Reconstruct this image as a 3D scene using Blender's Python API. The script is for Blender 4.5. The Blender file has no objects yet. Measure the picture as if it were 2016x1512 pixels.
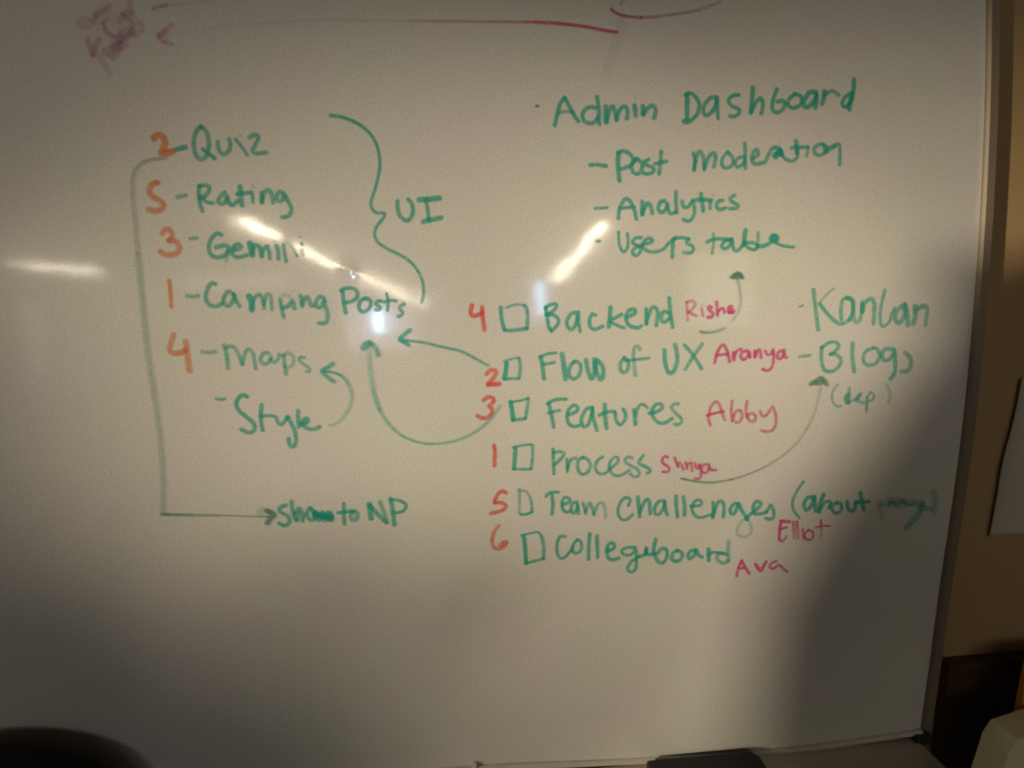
import bpy, bmesh, math, random
from mathutils import Vector, Matrix, noise

# ------------------------------------------------------------------ camera, world, exposure
sc = bpy.context.scene
COL = sc.collection
D, H = 0.6, 1.5                         # camera distance from the board, camera height
F = 840.0                               # focal length in photo pixels (photo 2016 wide)
AX_N = Vector((-0.06844021, -0.11328035, 0.99120306))   # board normal in lens axes (right, down, forward)
AX_U = Vector((-0.02701819, -0.99295781, -0.11534643))  # board up
AX_R = Vector((0.9972893, -0.03467485, 0.06489761))     # board right
cam_d = bpy.data.cameras.new("camera")
cam = bpy.data.objects.new("camera", cam_d)
COL.objects.link(cam)
cr = Vector((AX_R.x, AX_N.x, AX_U.x)); cdn = Vector((AX_R.y, AX_N.y, AX_U.y)); cf = Vector((AX_R.z, AX_N.z, AX_U.z))
m = Matrix.Identity(4)
for i in range(3):
    m[i][0], m[i][1], m[i][2] = cr[i], -cdn[i], -cf[i]
m.translation = Vector((0, -D, H))
cam.matrix_world = m
cam_d.sensor_width = 36.0
cam_d.lens = F / 2016 * 36
cam_d.clip_start = 0.01
cam_d.clip_end = 200
cam_d.dof.use_dof = True
cam_d.dof.focus_distance = 1.1
cam_d.dof.aperture_fstop = 3.4
sc.camera = cam

world = bpy.data.worlds.new("World"); sc.world = world
world.use_nodes = True
bg = world.node_tree.nodes["Background"]
bg.inputs[0].default_value = (1.0, 0.84, 0.62, 1)
bg.inputs[1].default_value = 0.035
sc.view_settings.view_transform = 'Standard'
sc.view_settings.look = 'None'
sc.view_settings.gamma = 1
sc.view_settings.exposure = 0.12
sc.cycles.transparent_max_bounces = 32

# two added spots, no real lamps, for the bright centre and darker edges
def spot(name, loc, target, energy, size, blend, radius, color):
    l = bpy.data.lights.new(name, 'SPOT'); o = bpy.data.objects.new(name, l); COL.objects.link(o)
    l.energy = energy; l.spot_size = math.radians(size); l.spot_blend = blend
    l.shadow_soft_size = radius; l.color = color
    o.location = loc
    o.rotation_euler = (Vector(target) - Vector(loc)).to_track_quat('-Z', 'Y').to_euler()
    return o
WARM = (1.0, 0.835, 0.585)
spot("right_added_spot", (2.73, -1.251, H - 0.143), (-0.161, 0, H + 0.076), 165, 17.2, 1.0, 0.05, WARM)
spot("left_added_spot", (-5.151, -2.819, H + 1.006), (0.84, 0, H - 0.335), 1850, 14.8, 1.0, 0.05, WARM)

def at(px, py, y=0.0):
    """photo pixel -> point on the vertical plane Y = y"""
    d = Vector((px - 1008, py - 756, F))
    t = (D + y) / d.dot(AX_N)
    return Vector((d.dot(AX_R) * t, y, H + d.dot(AX_U) * t))

# ------------------------------------------------------------------ helpers
def tag(o, label=None, cat=None, group=None, kind=None):
    if label: o['label'] = label
    if cat: o['category'] = cat
    if group: o['group'] = group
    if kind: o['kind'] = kind
    return o
def mesh_obj(name, verts, faces, mat, parent=None, smooth=False, origin=None):
    me = bpy.data.meshes.new(name)
    org = Vector(origin) if origin is not None else Vector((0, 0, 0))
    me.from_pydata([tuple(Vector(v) - org) for v in verts], [], faces)
    me.materials.append(mat)
    if smooth:
        for p in me.polygons: p.use_smooth = True
    o = bpy.data.objects.new(name, me); COL.objects.link(o)
    o.location = org
    if parent:
        o.parent = parent
        o.location = org - Vector(parent.location)
    return o
def empty(name, loc):
    o = bpy.data.objects.new(name, None); COL.objects.link(o); o.location = loc
    return o
def bm_obj(name, bm, mat, parent=None, smooth=False, bevel=0.0, seg=2, loc=(0, 0, 0)):
    if bevel:
        bmesh.ops.bevel(bm, geom=list(bm.edges), offset=bevel, segments=seg, profile=0.6, affect='EDGES')
    bmesh.ops.recalc_face_normals(bm, faces=list(bm.faces))
    me = bpy.data.meshes.new(name); bm.to_mesh(me); bm.free()
    me.materials.append(mat)
    if smooth:
        for p in me.polygons: p.use_smooth = True
    o = bpy.data.objects.new(name, me); COL.objects.link(o)
    if parent: o.parent = parent
    o.location = loc
    return o
def box(bm, x0, x1, y0, y1, z0, z1):
    vs = [bm.verts.new(p) for p in ((x0,y0,z0),(x1,y0,z0),(x1,y1,z0),(x0,y1,z0),(x0,y0,z1),(x1,y0,z1),(x1,y1,z1),(x0,y1,z1))]
    for f in ((0,3,2,1),(4,5,6,7),(0,1,5,4),(1,2,6,5),(2,3,7,6),(3,0,4,7)):
        bm.faces.new([vs[i] for i in f])
    return vs
def prism(bm, poly, y0, y1):
    """poly = (x, z) outline, extruded along y"""
    a = [bm.verts.new((x, y0, z)) for x, z in poly]; b = [bm.verts.new((x, y1, z)) for x, z in poly]
    n = len(poly)
    bm.faces.new(a); bm.faces.new(b[::-1])
    for i in range(n):
        bm.faces.new((a[i], b[i], b[(i+1) % n], a[(i+1) % n]))

def mat(name, color, rough=0.6, metal=0.0, spec=0.5, var=0.0, scale=40.0, bump=0.0):
    m = bpy.data.materials.new(name); m.use_nodes = True
    nt = m.node_tree; b = nt.nodes["Principled BSDF"]
    b.inputs["Base Color"].default_value = (*color, 1); b.inputs["Roughness"].default_value = rough
    b.inputs["Metallic"].default_value = metal; b.inputs["Specular IOR Level"].default_value = spec
    if var or bump:
        tc = nt.nodes.new("ShaderNodeTexCoord"); nz = nt.nodes.new("ShaderNodeTexNoise")
        nz.inputs["Scale"].default_value = scale; nz.inputs["Detail"].default_value = 6
        nt.links.new(tc.outputs["Object"], nz.inputs["Vector"])
        if var:
            mx = nt.nodes.new("ShaderNodeMix"); mx.data_type = 'RGBA'
            mx.inputs[6].default_value = (*[c * (1 - var) for c in color], 1)
            mx.inputs[7].default_value = (*[min(1, c * (1 + var)) for c in color], 1)
            nt.links.new(nz.outputs["Fac"], mx.inputs[0]); nt.links.new(mx.outputs[2], b.inputs["Base Color"])
        if bump:
            bp = nt.nodes.new("ShaderNodeBump"); bp.inputs["Strength"].default_value = 1; bp.inputs["Distance"].default_value = bump
            nt.links.new(nz.outputs["Fac"], bp.inputs["Height"]); nt.links.new(bp.outputs[0], b.inputs["Normal"])
    return m
def emit(name, color, strength):
    m = bpy.data.materials.new(name); m.use_nodes = True
    nt = m.node_tree; nt.nodes.clear()
    e = nt.nodes.new("ShaderNodeEmission"); o = nt.nodes.new("ShaderNodeOutputMaterial")
    e.inputs[0].default_value = (*color, 1); e.inputs[1].default_value = strength
    nt.links.new(e.outputs[0], o.inputs[0])
    return m

# ------------------------------------------------------------------ board enamel: glossy, slightly wavy, with one small dent
def board_material():
    m = bpy.data.materials.new("board_enamel"); m.use_nodes = True
    nt = m.node_tree; N = nt.nodes.new; L = nt.links.new
    b = nt.nodes["Principled BSDF"]
    tc = N("ShaderNodeTexCoord")
    # old wiped ink: faint grey-pink clouds in the colour
    n1 = N("ShaderNodeTexNoise"); n1.inputs["Scale"].default_value = 5.5; n1.inputs["Detail"].default_value = 3
    n2 = N("ShaderNodeTexNoise"); n2.inputs["Scale"].default_value = 400; n2.inputs["Detail"].default_value = 2
    L(tc.outputs["Object"], n1.inputs["Vector"]); L(tc.outputs["Object"], n2.inputs["Vector"])
    r1 = N("ShaderNodeValToRGB"); r1.color_ramp.elements[0].position = 0.40; r1.color_ramp.elements[1].position = 0.60
    r1.color_ramp.elements[0].color = (0.80, 0.765, 0.765, 1); r1.color_ramp.elements[1].color = (0.785, 0.785, 0.735, 1)
    L(n1.outputs["Fac"], r1.inputs[0])
    r2 = N("ShaderNodeValToRGB"); r2.color_ramp.elements[0].position = 0.3; r2.color_ramp.elements[1].position = 0.7
    r2.color_ramp.elements[0].color = (0.76, 0.78, 0.75, 1); r2.color_ramp.elements[1].color = (1, 1, 1, 1)
    L(n2.outputs["Fac"], r2.inputs[0])
    mx = N("ShaderNodeMix"); mx.data_type = 'RGBA'; mx.blend_type = 'MULTIPLY'; mx.inputs[0].default_value = 1
    L(r1.outputs[0], mx.inputs[6]); L(r2.outputs[0], mx.inputs[7]); L(mx.outputs[2], b.inputs["Base Color"])
    b.inputs["Roughness"].default_value = 0.30
    b.inputs["Coat Weight"].default_value = 1.0
    b.inputs["Coat Roughness"].default_value = 0.085; b.inputs["Coat IOR"].default_value = 1.8
    # waviness
    n3 = N("ShaderNodeTexNoise"); n3.inputs["Scale"].default_value = 13; n3.inputs["Detail"].default_value = 2.5
    L(tc.outputs["Object"], n3.inputs["Vector"])
    h = N("ShaderNodeMath"); h.operation = 'MULTIPLY'; h.inputs[1].default_value = 0.00036
    L(n3.outputs["Fac"], h.inputs[0])
    # dents: gaussian dimples at given board points
    last = h.outputs[0]
    for (px, py, rad, dep) in DENTS:
        p = at(px, py)
        vs = N("ShaderNodeVectorMath"); vs.operation = 'DISTANCE'
        vs.inputs[1].default_value = (p.x, 0, p.z - H)
        L(tc.outputs["Object"], vs.inputs[0])
        q = N("ShaderNodeMath"); q.operation = 'DIVIDE'; q.inputs[1].default_value = rad; L(vs.outputs["Value"], q.inputs[0])
        q2 = N("ShaderNodeMath"); q2.operation = 'POWER'; q2.inputs[1].default_value = 2; L(q.outputs[0], q2.inputs[0])
        q3 = N("ShaderNodeMath"); q3.operation = 'MULTIPLY'; q3.inputs[1].default_value = -1; L(q2.outputs[0], q3.inputs[0])
        q4 = N("ShaderNodeMath"); q4.operation = 'EXPONENT'; L(q3.outputs[0], q4.inputs[0])
        q5 = N("ShaderNodeMath"); q5.operation = 'MULTIPLY_ADD'; q5.inputs[1].default_value = dep
        L(q4.outputs[0], q5.inputs[0]); L(last, q5.inputs[2]); last = q5.outputs[0]
    bp = N("ShaderNodeBump"); bp.inputs["Strength"].default_value = 1; bp.inputs["Distance"].default_value = 1.0
    L(last, bp.inputs["Height"])
    L(bp.outputs[0], b.inputs["Normal"]); L(bp.outputs[0], b.inputs["Coat Normal"])
    return m
DENTS = [(688, 531, 0.010, 0.0010), (560, 470, 0.030, 0.00016)]

M_BOARD = board_material()
M_TRIM = mat("anodised_trim", (0.58, 0.55, 0.48), 0.30, 0.0, var=0.08, scale=60)
M_SIDE = mat("bronze_trim", (0.21, 0.165, 0.12), 0.5, 0.0, var=0.08, scale=60)
M_TRAY = mat("tray_aluminium", (0.48, 0.44, 0.37), 0.30, 0.15, var=0.06, scale=90)
M_CAP = mat("black_plastic", (0.02, 0.022, 0.016), 0.5)
M_FELT = mat("black_felt", (0.012, 0.011, 0.012), 0.95, var=0.4, scale=300, bump=0.0006)
M_ERASER = mat("eraser_plastic", (0.007, 0.005, 0.010), 0.55)
M_WALL = mat("tan_wall_paint", (0.39, 0.26, 0.125), 0.8, var=0.07, scale=7, bump=0.0004)
M_PAPER = mat("white_paper", (0.50, 0.44, 0.37), 0.8, var=0.03, scale=12)
M_WOOD = mat("dark_wood", (0.055, 0.026, 0.006), 0.5, var=0.25, scale=18)
M_BOX = mat("cream_card", (0.72, 0.66, 0.38), 0.8, var=0.05, scale=20)
M_ORANGE = mat("orange_card", (0.50, 0.20, 0.004), 0.5, var=0.05, scale=20)
M_CHAIR = mat("black_fabric", (0.010, 0.009, 0.008), 0.9, var=0.3, scale=200, bump=0.0005)
M_BLACKM = mat("black_metal", (0.02, 0.02, 0.02), 0.4, 0.5)
M_CEIL = mat("ceiling_paint", (0.6, 0.55, 0.46), 0.9)
M_FLOOR = mat("carpet", (0.10, 0.09, 0.08), 0.95, var=0.3, scale=150)
M_CLOTH = mat("dark_cloth", (0.03, 0.03, 0.035), 0.9)
M_SKIN = mat("skin", (0.45, 0.25, 0.16), 0.6)
M_TUBE = emit("lit_tube", (1.0, 0.87, 0.64), 28)
M_TUBE_DIM = emit("dim_tube", (1.0, 0.87, 0.66), 20)
M_SCREEN = emit("lit_screen", (0.45, 0.70, 1.0), 22)
M_SCREEN_BLUE = emit("blue_screen", (0.38, 0.68, 1.0), 11)
M_PALE = emit("patch_glow", (1.0, 0.93, 0.80), 0.7)  # added glow for pale reflected patches, not a real screen
M_PALER = emit("fainter_patch_glow", (1.0, 0.90, 0.78), 0.35)  # weaker added glow for the pale patch at the left edge
M_GLOW = emit("halo_glow", (0.80, 0.74, 0.95), 1.3)  # added glow for the lavender halos around the bluish reflections

# ------------------------------------------------------------------ setting: wall
def smooth_line(pts, n=24):
    out = []
    P = [pts[0]] + list(pts) + [pts[-1]]
    for i in range(1, len(P) - 2):
        for k in range(n):
            t = k / n
            out.append(0.5 * ((2*P[i]) + (P[i+1]-P[i-1])*t + (2*P[i-1]-5*P[i]+4*P[i+1]-P[i+2])*t*t + (3*P[i]-P[i-1]-3*P[i+1]+P[i+2])*t*t*t))
    out.append(P[-2])
    return out
bm = bmesh.new(); box(bm, -3.5, 3.5, 0.022, 0.12, 0.0, 2.9)
wall = tag(bm_obj("wall", bm, M_WALL), kind='structure', label='tan painted wall behind the whiteboard')
bm = bmesh.new(); box(bm, -9, 5, -19, 0.12, -0.1, 0.0)
tag(bm_obj("floor", bm, M_FLOOR), kind='structure')
bm = bmesh.new(); box(bm, -9, 5, -19, 0.12, 2.9, 3.0)
tag(bm_obj("ceiling", bm, M_CEIL), kind='structure')

# ------------------------------------------------------------------ the whiteboard
board = tag(empty("whiteboard", (0, 0, H)), 'large glossy whiteboard on the tan wall covered in teal, orange, red and magenta handwriting', 'whiteboard')
right_px = [(1941, 0), (1938, 200), (1930, 400), (1917, 600), (1899, 800), (1876, 980), (1852, 1140), (1832, 1290), (1812, 1432)]
right_edge = [at(*p) for p in right_px]
d0 = right_edge[0] - right_edge[1]
right_edge = [right_edge[0] + d0 * 1.6] + right_edge
right_edge = smooth_line(right_edge, 8)
bot_px = [(1812, 1434), (1640, 1459), (1480, 1477), (1310, 1488), (1150, 1496), (930, 1506)]
bot_edge = [at(*p) for p in bot_px]
bot_edge += [Vector((-0.45, 0, bot_edge[-1].z + 0.004)), Vector((-1.15, 0, bot_edge[-1].z + 0.006))]
bot_edge = smooth_line(bot_edge, 6)
top_z = right_edge[0].z
# panel: front outline polygon with 2 cm thickness (grid-like fan kept simple)
out = [Vector((-1.15, 0, top_z))] + right_edge + bot_edge[1:]
verts = [(v.x, 0, v.z) for v in out] + [(v.x, 0.02, v.z) for v in out]
n = len(out)
faces = [list(range(n)), list(range(2*n-1, n-1, -1))] + [[i, n+i, n+(i+1) % n, (i+1) % n] for i in range(n)]
panel = mesh_obj("writing_surface", verts, faces, M_BOARD, board, origin=(0, 0, H))

def strip_along(name, path, offs, mat, parent, close=True):
    """sweep a cross-section of (side, depth) pairs along a path in the board plane; side is measured outwards"""
    vs, fs = [], []
    k = len(offs)
    for i, p in enumerate(path):
        a = path[max(0, i-1)]; b = path[min(len(path)-1, i+1)]
        t = (b - a).normalized()
        o = Vector((-t.z, 0, t.x)) * -1.0     # outward (right of travel for a clockwise outline)
        o = Vector((-t.z, 0, t.x))
        for s, dpt in offs:
            q = p + o * s
            vs.append((q.x, dpt, q.z))
    for i in range(len(path)-1):
        for j in range(k):
            j2 = (j+1) % k
            fs.append((i*k+j, i*k+j2, (i+1)*k+j2, (i+1)*k+j))
    fs.append(tuple(range(k))); fs.append(tuple(range((len(path)-1)*k, len(path)*k))[::-1])
    o = mesh_obj(name, vs, fs, mat, parent, origin=(0, 0, H))
    bmx = bmesh.new(); bmx.from_mesh(o.data); bmesh.ops.recalc_face_normals(bmx, faces=list(bmx.faces)); bmx.to_mesh(o.data); bmx.free()
    return o
# outward for the right edge (travelling down): t=(0,-1) -> (-t.z,t.x) = (1,0)  good; bottom (travelling left): t=(-1,0) -> (0,-1) good
strip_along("side_frame", right_edge, [(0.0, 0.02), (0.0, -0.003), (0.002, -0.006), (0.014, -0.006), (0.017, -0.002), (0.017, 0.02)], M_SIDE, board)
strip_along("bottom_frame", bot_edge, [(0.0, 0.02), (0.0, -0.003), (0.0015, -0.005), (0.007, -0.005), (0.009, -0.002), (0.009, 0.02)], M_TRIM, board)
zt = bot_edge[0].z - 0.012
tray_x0, tray_x1 = -1.0, at(1800, 1455).x
prof = [(-0.001, 0), (-0.001, -0.004), (-0.052, -0.006), (-0.058, -0.001), (-0.064, 0.004), (-0.067, 0.002), (-0.063, -0.008), (-0.054, -0.012), (-0.001, -0.012)]
vs = [(tray_x0, y, zt + z) for y, z in prof] + [(tray_x1, y, zt + z) for y, z in prof]
k = len(prof)
fs = [(j, (j+1) % k, k + (j+1) % k, k + j) for j in range(k)] + [tuple(range(k))[::-1], tuple(range(k, 2*k))]
tray = mesh_obj("marker_tray", vs, fs, M_TRAY, board, origin=(0, 0, H))
bmx = bmesh.new(); bmx.from_mesh(tray.data); bmesh.ops.recalc_face_normals(bmx, faces=list(bmx.faces)); bmx.to_mesh(tray.data); bmx.free()
cp = at(1806, 1446)
bm = bmesh.new(); box(bm, cp.x - 0.012, cp.x + 0.016, -0.010, 0.018, cp.z - H - 0.010, cp.z - H + 0.006)
bm_obj("corner_cap", bm, M_CAP, board, bevel=0.002, smooth=False)
p = at(935, 1500)
bm = bmesh.new(); box(bm, p.x - 0.003, p.x + 0.003, -0.006, 0.0, p.z - H - 0.006, p.z - H + 0.002)
bm_obj("frame_clip", bm, M_TRIM, board, bevel=0.0008)

# ------------------------------------------------------------------ handwriting: every word is a thin ink ribbon mesh on the board
def ink_material(name, color, k=1.0):
    m = bpy.data.materials.new(name); m.use_nodes = True
    nt = m.node_tree; N = nt.nodes.new; L = nt.links.new
    nt.nodes.clear()
    out = N("ShaderNodeOutputMaterial"); mix = N("ShaderNodeMixShader"); tr = N("ShaderNodeBsdfTransparent"); b = N("ShaderNodeBsdfPrincipled")
    b.inputs["Base Color"].default_value = (*color, 1); b.inputs["Roughness"].default_value = 0.35
    at_ = N("ShaderNodeAttribute"); at_.attribute_name = "ink"
    tc = N("ShaderNodeTexCoord"); nz = N("ShaderNodeTexNoise"); nz.inputs["Scale"].default_value = 260; nz.inputs["Detail"].default_value = 3
    L(tc.outputs["Object"], nz.inputs["Vector"])
    mr = N("ShaderNodeMapRange"); mr.inputs[1].default_value = 0.3; mr.inputs[2].default_value = 0.7; mr.inputs[3].default_value = 0.64; mr.inputs[4].default_value = 0.90
    L(nz.outputs["Fac"], mr.inputs[0])
    mu = N("ShaderNodeMath"); mu.operation = 'MULTIPLY'; mu.use_clamp = True
    L(at_.outputs["Fac"], mu.inputs[0]); L(mr.outputs[0], mu.inputs[1])
    L(mu.outputs[0], mix.inputs[0]); L(tr.outputs[0], mix.inputs[1]); L(b.outputs[0], mix.inputs[2]); L(mix.outputs[0], out.inputs[0])
    return m
INK = {
    'teal': ink_material("teal_ink", (0.002, 0.46, 0.36)),
    'orange': ink_material("orange_ink", (0.78, 0.22, 0.035)),
    'red': ink_material("red_ink", (0.85, 0.07, 0.05)),
    'pink': ink_material("magenta_ink", (0.72, 0.05, 0.27)),
    'grey': ink_material("faded_ink", (0.09, 0.29, 0.22)),
    'dark': ink_material("brown_ink", (0.13, 0.10, 0.07)),
    'plum': ink_material("plum_ink", (0.50, 0.11, 0.24)),
}
CROP = {
    'A1': (100, 0, 4.032), 'A2': (240, 220, 5.04), 'A3': (240, 420, 5.04), 'A4': (300, 600, 5.04), 'A5': (600, 200, 5.04),
    'A6': (560, 440, 5.04), 'A7': (240, 860, 3.36), 'A8': (640, 620, 5.04),
    'B1': (1040, 130, 5.6), 'B2': (1340, 130, 5.6), 'B3': (1140, 350, 4.383), 'B4': (900, 560, 5.6), 'B5': (1240, 530, 5.6),
    'B6': (1540, 540, 5.6), 'B7': (900, 750, 5.6), 'B8': (1240, 750, 5.04), 'C1': (940, 940, 5.6), 'C2': (1240, 940, 5.6),
    'C3': (1500, 930, 5.04), 'C8': (1150, 0, 4.48), 'D1': (140, 0, 9.164), 'D2': (1280, 940, 7.2), 'D3': (1600, 730, 11.2), 'D4': (1200, 450, 5.305),
    'D5': (1340, 580, 16.8), 'D6': (500, 970, 6.3), 'D7': (1280, 880, 12.6), 'D8': (260, 0, 2.016), 'E7': (1000, 380, 3.6),
    'E8': (1240, 720, 6.3), 'S': (0, 0, 1.0),
}
rnd = random.Random(7)
NW = [0]
def word(name, label, color, *strokes, w=7.6, d=0.8, lift=0.0, soft=1.0):
    """strokes: 'CROP [wN] [dA[:B]] x,y x,y ...' """
    verts, faces, ink = [], [], []
    for si, s in enumerate(strokes):
        tk = s.split()
        ox, oy, scl = CROP[tk[0]]
        ww, da, db = w, d, d
        pts = []
        for t in tk[1:]:
            if t[0] == 'w': ww = float(t[1:])
            elif t[0] == 'd':
                q = t[1:].split(':'); da = float(q[0]); db = float(q[-1])
            else:
                x, y = t.split(','); pts.append(at(ox + float(x) / scl, oy + float(y) / scl))
        if len(pts) == 1: pts.append(pts[0] + Vector((0.0015, 0, 0.0005)))
        path = smooth_line([Vector(p) for p in pts], 10)
        # resample to ~1 mm
        res = [path[0]]; acc = 0.0
        L = sum((path[i+1]-path[i]).length for i in range(len(path)-1))
        step = max(0.0008, min(0.0016, L / 4))
        for i in range(1, len(path)):
            if (path[i] - res[-1]).length >= step: res.append(path[i])
        if (res[-1] - path[-1]).length > 1e-5: res.append(path[-1])
        n = len(res)
        hw = ww * 0.5 * 0.000715 * 1.30 * soft
        rows = []
        ph = rnd.random() * 100
        for i in range(n):
            a = res[max(0, i-2)]; b = res[min(n-1, i+2)]
            t = (b - a)
            t = t.normalized() if t.length > 1e-7 else Vector((1, 0, 0))
            f = i / max(1, n-1)
            dn = da + (db - da) * f
            dn *= 1 + 0.22 * noise.noise(Vector((f * L * 130, ph, 0))) + 0.10 * noise.noise(Vector((f * L * 500, ph + 9, 0)))
            wv = 1 + 0.10 * noise.noise(Vector((f * L * 160, ph + 30, 0)))
            rows.append((res[i], t, wv, dn, f))
        r0, r1 = rows[0], rows[-1]
        pre = [(r0[0] - r0[1] * hw * 0.85, r0[1], 0.35, 0.0, 0.0), (r0[0] - r0[1] * hw * 0.45, r0[1], 0.8, r0[3] * 0.95, 0.0)]
        post = [(r1[0] + r1[1] * hw * 0.45, r1[1], 0.8, r1[3] * 0.95, 1.0), (r1[0] + r1[1] * hw * 0.85, r1[1], 0.35, 0.0, 1.0)]
        rows = pre + rows + post
        base = len(verts)
        cross = ((-1, 0.0), (-0.62, 0.86), (0, 0.97), (0.62, 0.86), (1, 0.0))
        for p_, t, wv, dn, f in rows:
            o = Vector((-t.z, 0, t.x))
            for c, al in cross:
                q = p_ + o * (c * hw * wv)
                yy = -(0.00020 + lift + si * 0.00004 + f * 0.00003)
                verts.append((q.x, yy, q.z)); ink.append(max(0.0, al * dn))
        for i in range(len(rows) - 1):
            for j in range(4):
                faces.append((base + i*5 + j, base + i*5 + j + 1, base + (i+1)*5 + j + 1, base + (i+1)*5 + j))
    cx = sum(v[0] for v in verts) / len(verts); cz = sum(v[2] for v in verts) / len(verts)
    o = mesh_obj(name, verts, faces, INK[color], board, smooth=False, origin=(cx, 0, cz))
    a = o.data.attributes.new("ink", 'FLOAT', 'POINT')
    a.data.foreach_set("value", ink)
    if label: o['label'] = label
    NW[0] += 1
    return o

# --- left column -------------------------------------------------
word('numeral', 'orange number 2 before Quiz', 'orange', 'A2 w11 315,265 355,232 400,240 425,280 428,330 405,385 385,412 430,414 500,395', d=.8)
word('dash', 'short teal dash before Quiz', 'teal', 'A2 w8 530,378 590,362 635,352', d=.85)
word('handwritten_word', 'teal word Quiz', 'teal',
     'A2 785,150 745,185 718,260 715,350 735,430 775,470 820,460 850,410 865,320 852,230 820,170 785,150', 'A2 w7 d.9 805,372 860,415 925,465',
     'A2 955,300 955,350 980,405 1020,420 1060,390 1078,330 1065,270', 'A2 w6 1130,275 1180,335 1225,400 1245,435', 'A2 w4 d.3 1172,230 1185,245',
     'A2 1265,258 1300,235 1345,235 1355,265 1335,310 1308,355 1300,395 1340,415 1435,405', d=.72)
word('numeral', 'orange number 5 before Rating', 'orange', 'A2 w10 350,700 305,720 275,770 290,825 350,865 410,910 405,955 350,985 265,972', 'A2 w7 d.25 335,700 378,708', d=.68)
word('dash', 'short teal dash before Rating', 'teal', 'A2 w7 545,848 600,838 635,828', d=.6)
word('handwritten_word', 'teal word Rating', 'teal',
     'A2 768,740 765,830 775,910 800,988', 'A2 768,738 820,730 868,745 862,790 825,835 772,855', 'A2 w7 790,850 840,895 905,908',
     'A2 1025,800 980,840 955,890 985,915 1020,900 1045,850 1045,820 1055,880 1085,925 1120,915 1150,880', 'A2 w9 1172,740 1180,830 1192,930', 'A2 w7 1140,818 1200,812 1290,800',
     'A2 w6 1292,805 1298,850 1300,902', 'A2 w4 d.35 1298,730 1308,752', 'A2 1385,800 1390,905', 'A2 1390,890 1410,820 1445,775 1480,805 1502,905',
     'A2 1600,805 1560,800 1535,840 1548,885 1588,880 1615,830 1600,800 1640,870 1680,950 1675,1010 1640,1040 1590,1048', d=.78)
word('numeral', 'orange number 3 left of the third line', 'orange', 'A3 w9 400,205 430,158 475,165 500,215 485,255 462,275', 'A3 w10 470,272 530,275 570,330 550,390 490,412 425,408 382,375', d=.68)
word('dash', 'short teal dash on the third line', 'teal', 'A3 w6 675,252 745,245', d=.65)
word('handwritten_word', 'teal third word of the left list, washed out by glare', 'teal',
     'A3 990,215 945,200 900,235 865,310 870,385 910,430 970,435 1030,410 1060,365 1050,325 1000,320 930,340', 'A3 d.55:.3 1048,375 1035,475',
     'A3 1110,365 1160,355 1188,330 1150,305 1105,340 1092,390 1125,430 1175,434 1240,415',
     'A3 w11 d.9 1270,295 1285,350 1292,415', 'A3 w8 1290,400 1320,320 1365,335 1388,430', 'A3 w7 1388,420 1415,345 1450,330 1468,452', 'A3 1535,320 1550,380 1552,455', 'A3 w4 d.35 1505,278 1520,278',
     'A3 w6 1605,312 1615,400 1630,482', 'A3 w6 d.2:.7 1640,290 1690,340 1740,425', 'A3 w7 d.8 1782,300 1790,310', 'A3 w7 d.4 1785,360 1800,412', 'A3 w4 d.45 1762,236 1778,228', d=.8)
word('numeral', 'orange number 1 before Camping', 'orange', 'A3 w7 468,662 480,760 490,930', d=.75)
word('dash', 'short teal dash before Camping', 'teal', 'A3 w7 645,820 700,826 760,820', d=.6)
word('handwritten_word', 'teal word Camping', 'teal',
     'A3 930,702 890,692 850,750 832,830 850,890 900,920 960,915 1000,890', 'A3 1100,800 1060,775 1020,820 1008,880 1050,920 1090,890 1112,830 1110,790 1130,860 1168,922',
     'A3 w11 d.9 1262,820 1285,890 1290,960', 'A3 w7 1290,945 1310,850 1365,805 1400,870 1412,945', 'A3 w7 d.6 1408,900 1435,810 1475,820 1490,955',
     'A3 w7 d.7 1572,860 1585,950 1608,1035', 'A3 w8 1590,940 1650,920 1695,870 1712,945', 'A3 w8 d.25 1570,835 1630,808 1670,835 1690,870', 'A3 w4 d.35 1695,775 1705,775',
     'A6 160,712 175,822', 'A6 176,800 215,730 240,740 262,812 285,818', 'A6 388,738 345,728 308,790 330,830 370,822 405,745 400,800 425,880 428,945 400,988 340,988', d=.75)
word('handwritten_word', 'teal word Posts', 'teal',
     'A6 575,665 585,760 608,888', 'A6 560,665 620,640 690,650 725,690 715,740 665,772 600,785', 'A6 800,745 760,762 738,820 760,868 800,872 845,835 858,780 830,748 800,745',
     'A6 w7 960,768 920,775 912,805 950,832 938,855 905,856', 'A6 w6 1012,695 1030,770 1022,865', 'A6 w6 985,778 1050,765 1112,768', 'A6 w7 1190,797 1150,822 1145,850 1172,880 1165,905 1128,922', d=.8)
word('numeral', 'orange number 4 before Maps', 'orange', 'A4 w10 d.5:.85 212,295 188,370 172,440 200,480 280,475 330,455', 'A4 w11 330,365 345,450 355,560 370,655', d=.6)
word('dash', 'teal dash before Maps', 'teal', 'A4 w7 490,465 560,474 630,465', d=.5)
word('handwritten_word', 'teal word Maps', 'teal',
     'A4 w8 712,400 738,500 750,632', 'A4 w7 730,430 785,412 840,460 892,592', 'A4 w7 895,592 920,480 960,440 1000,490 1025,635',
     'A4 w7 1155,480 1105,480 1072,540 1100,585 1150,575 1180,510 1185,555 1220,568 1252,530 1262,490', 'A4 w7 1305,500 1310,590 1328,692', 'A4 w7 d.45 1290,510 1350,478 1402,520 1395,590 1350,622 1310,612',
     'A4 w6 1508,525 1468,522 1458,548 1500,590 1560,632 1558,658 1530,662', d=.62)
word('dash', 'short teal dash before Style', 'teal', 'A4 w6 632,932 680,940 722,935', d=.65)
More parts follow.
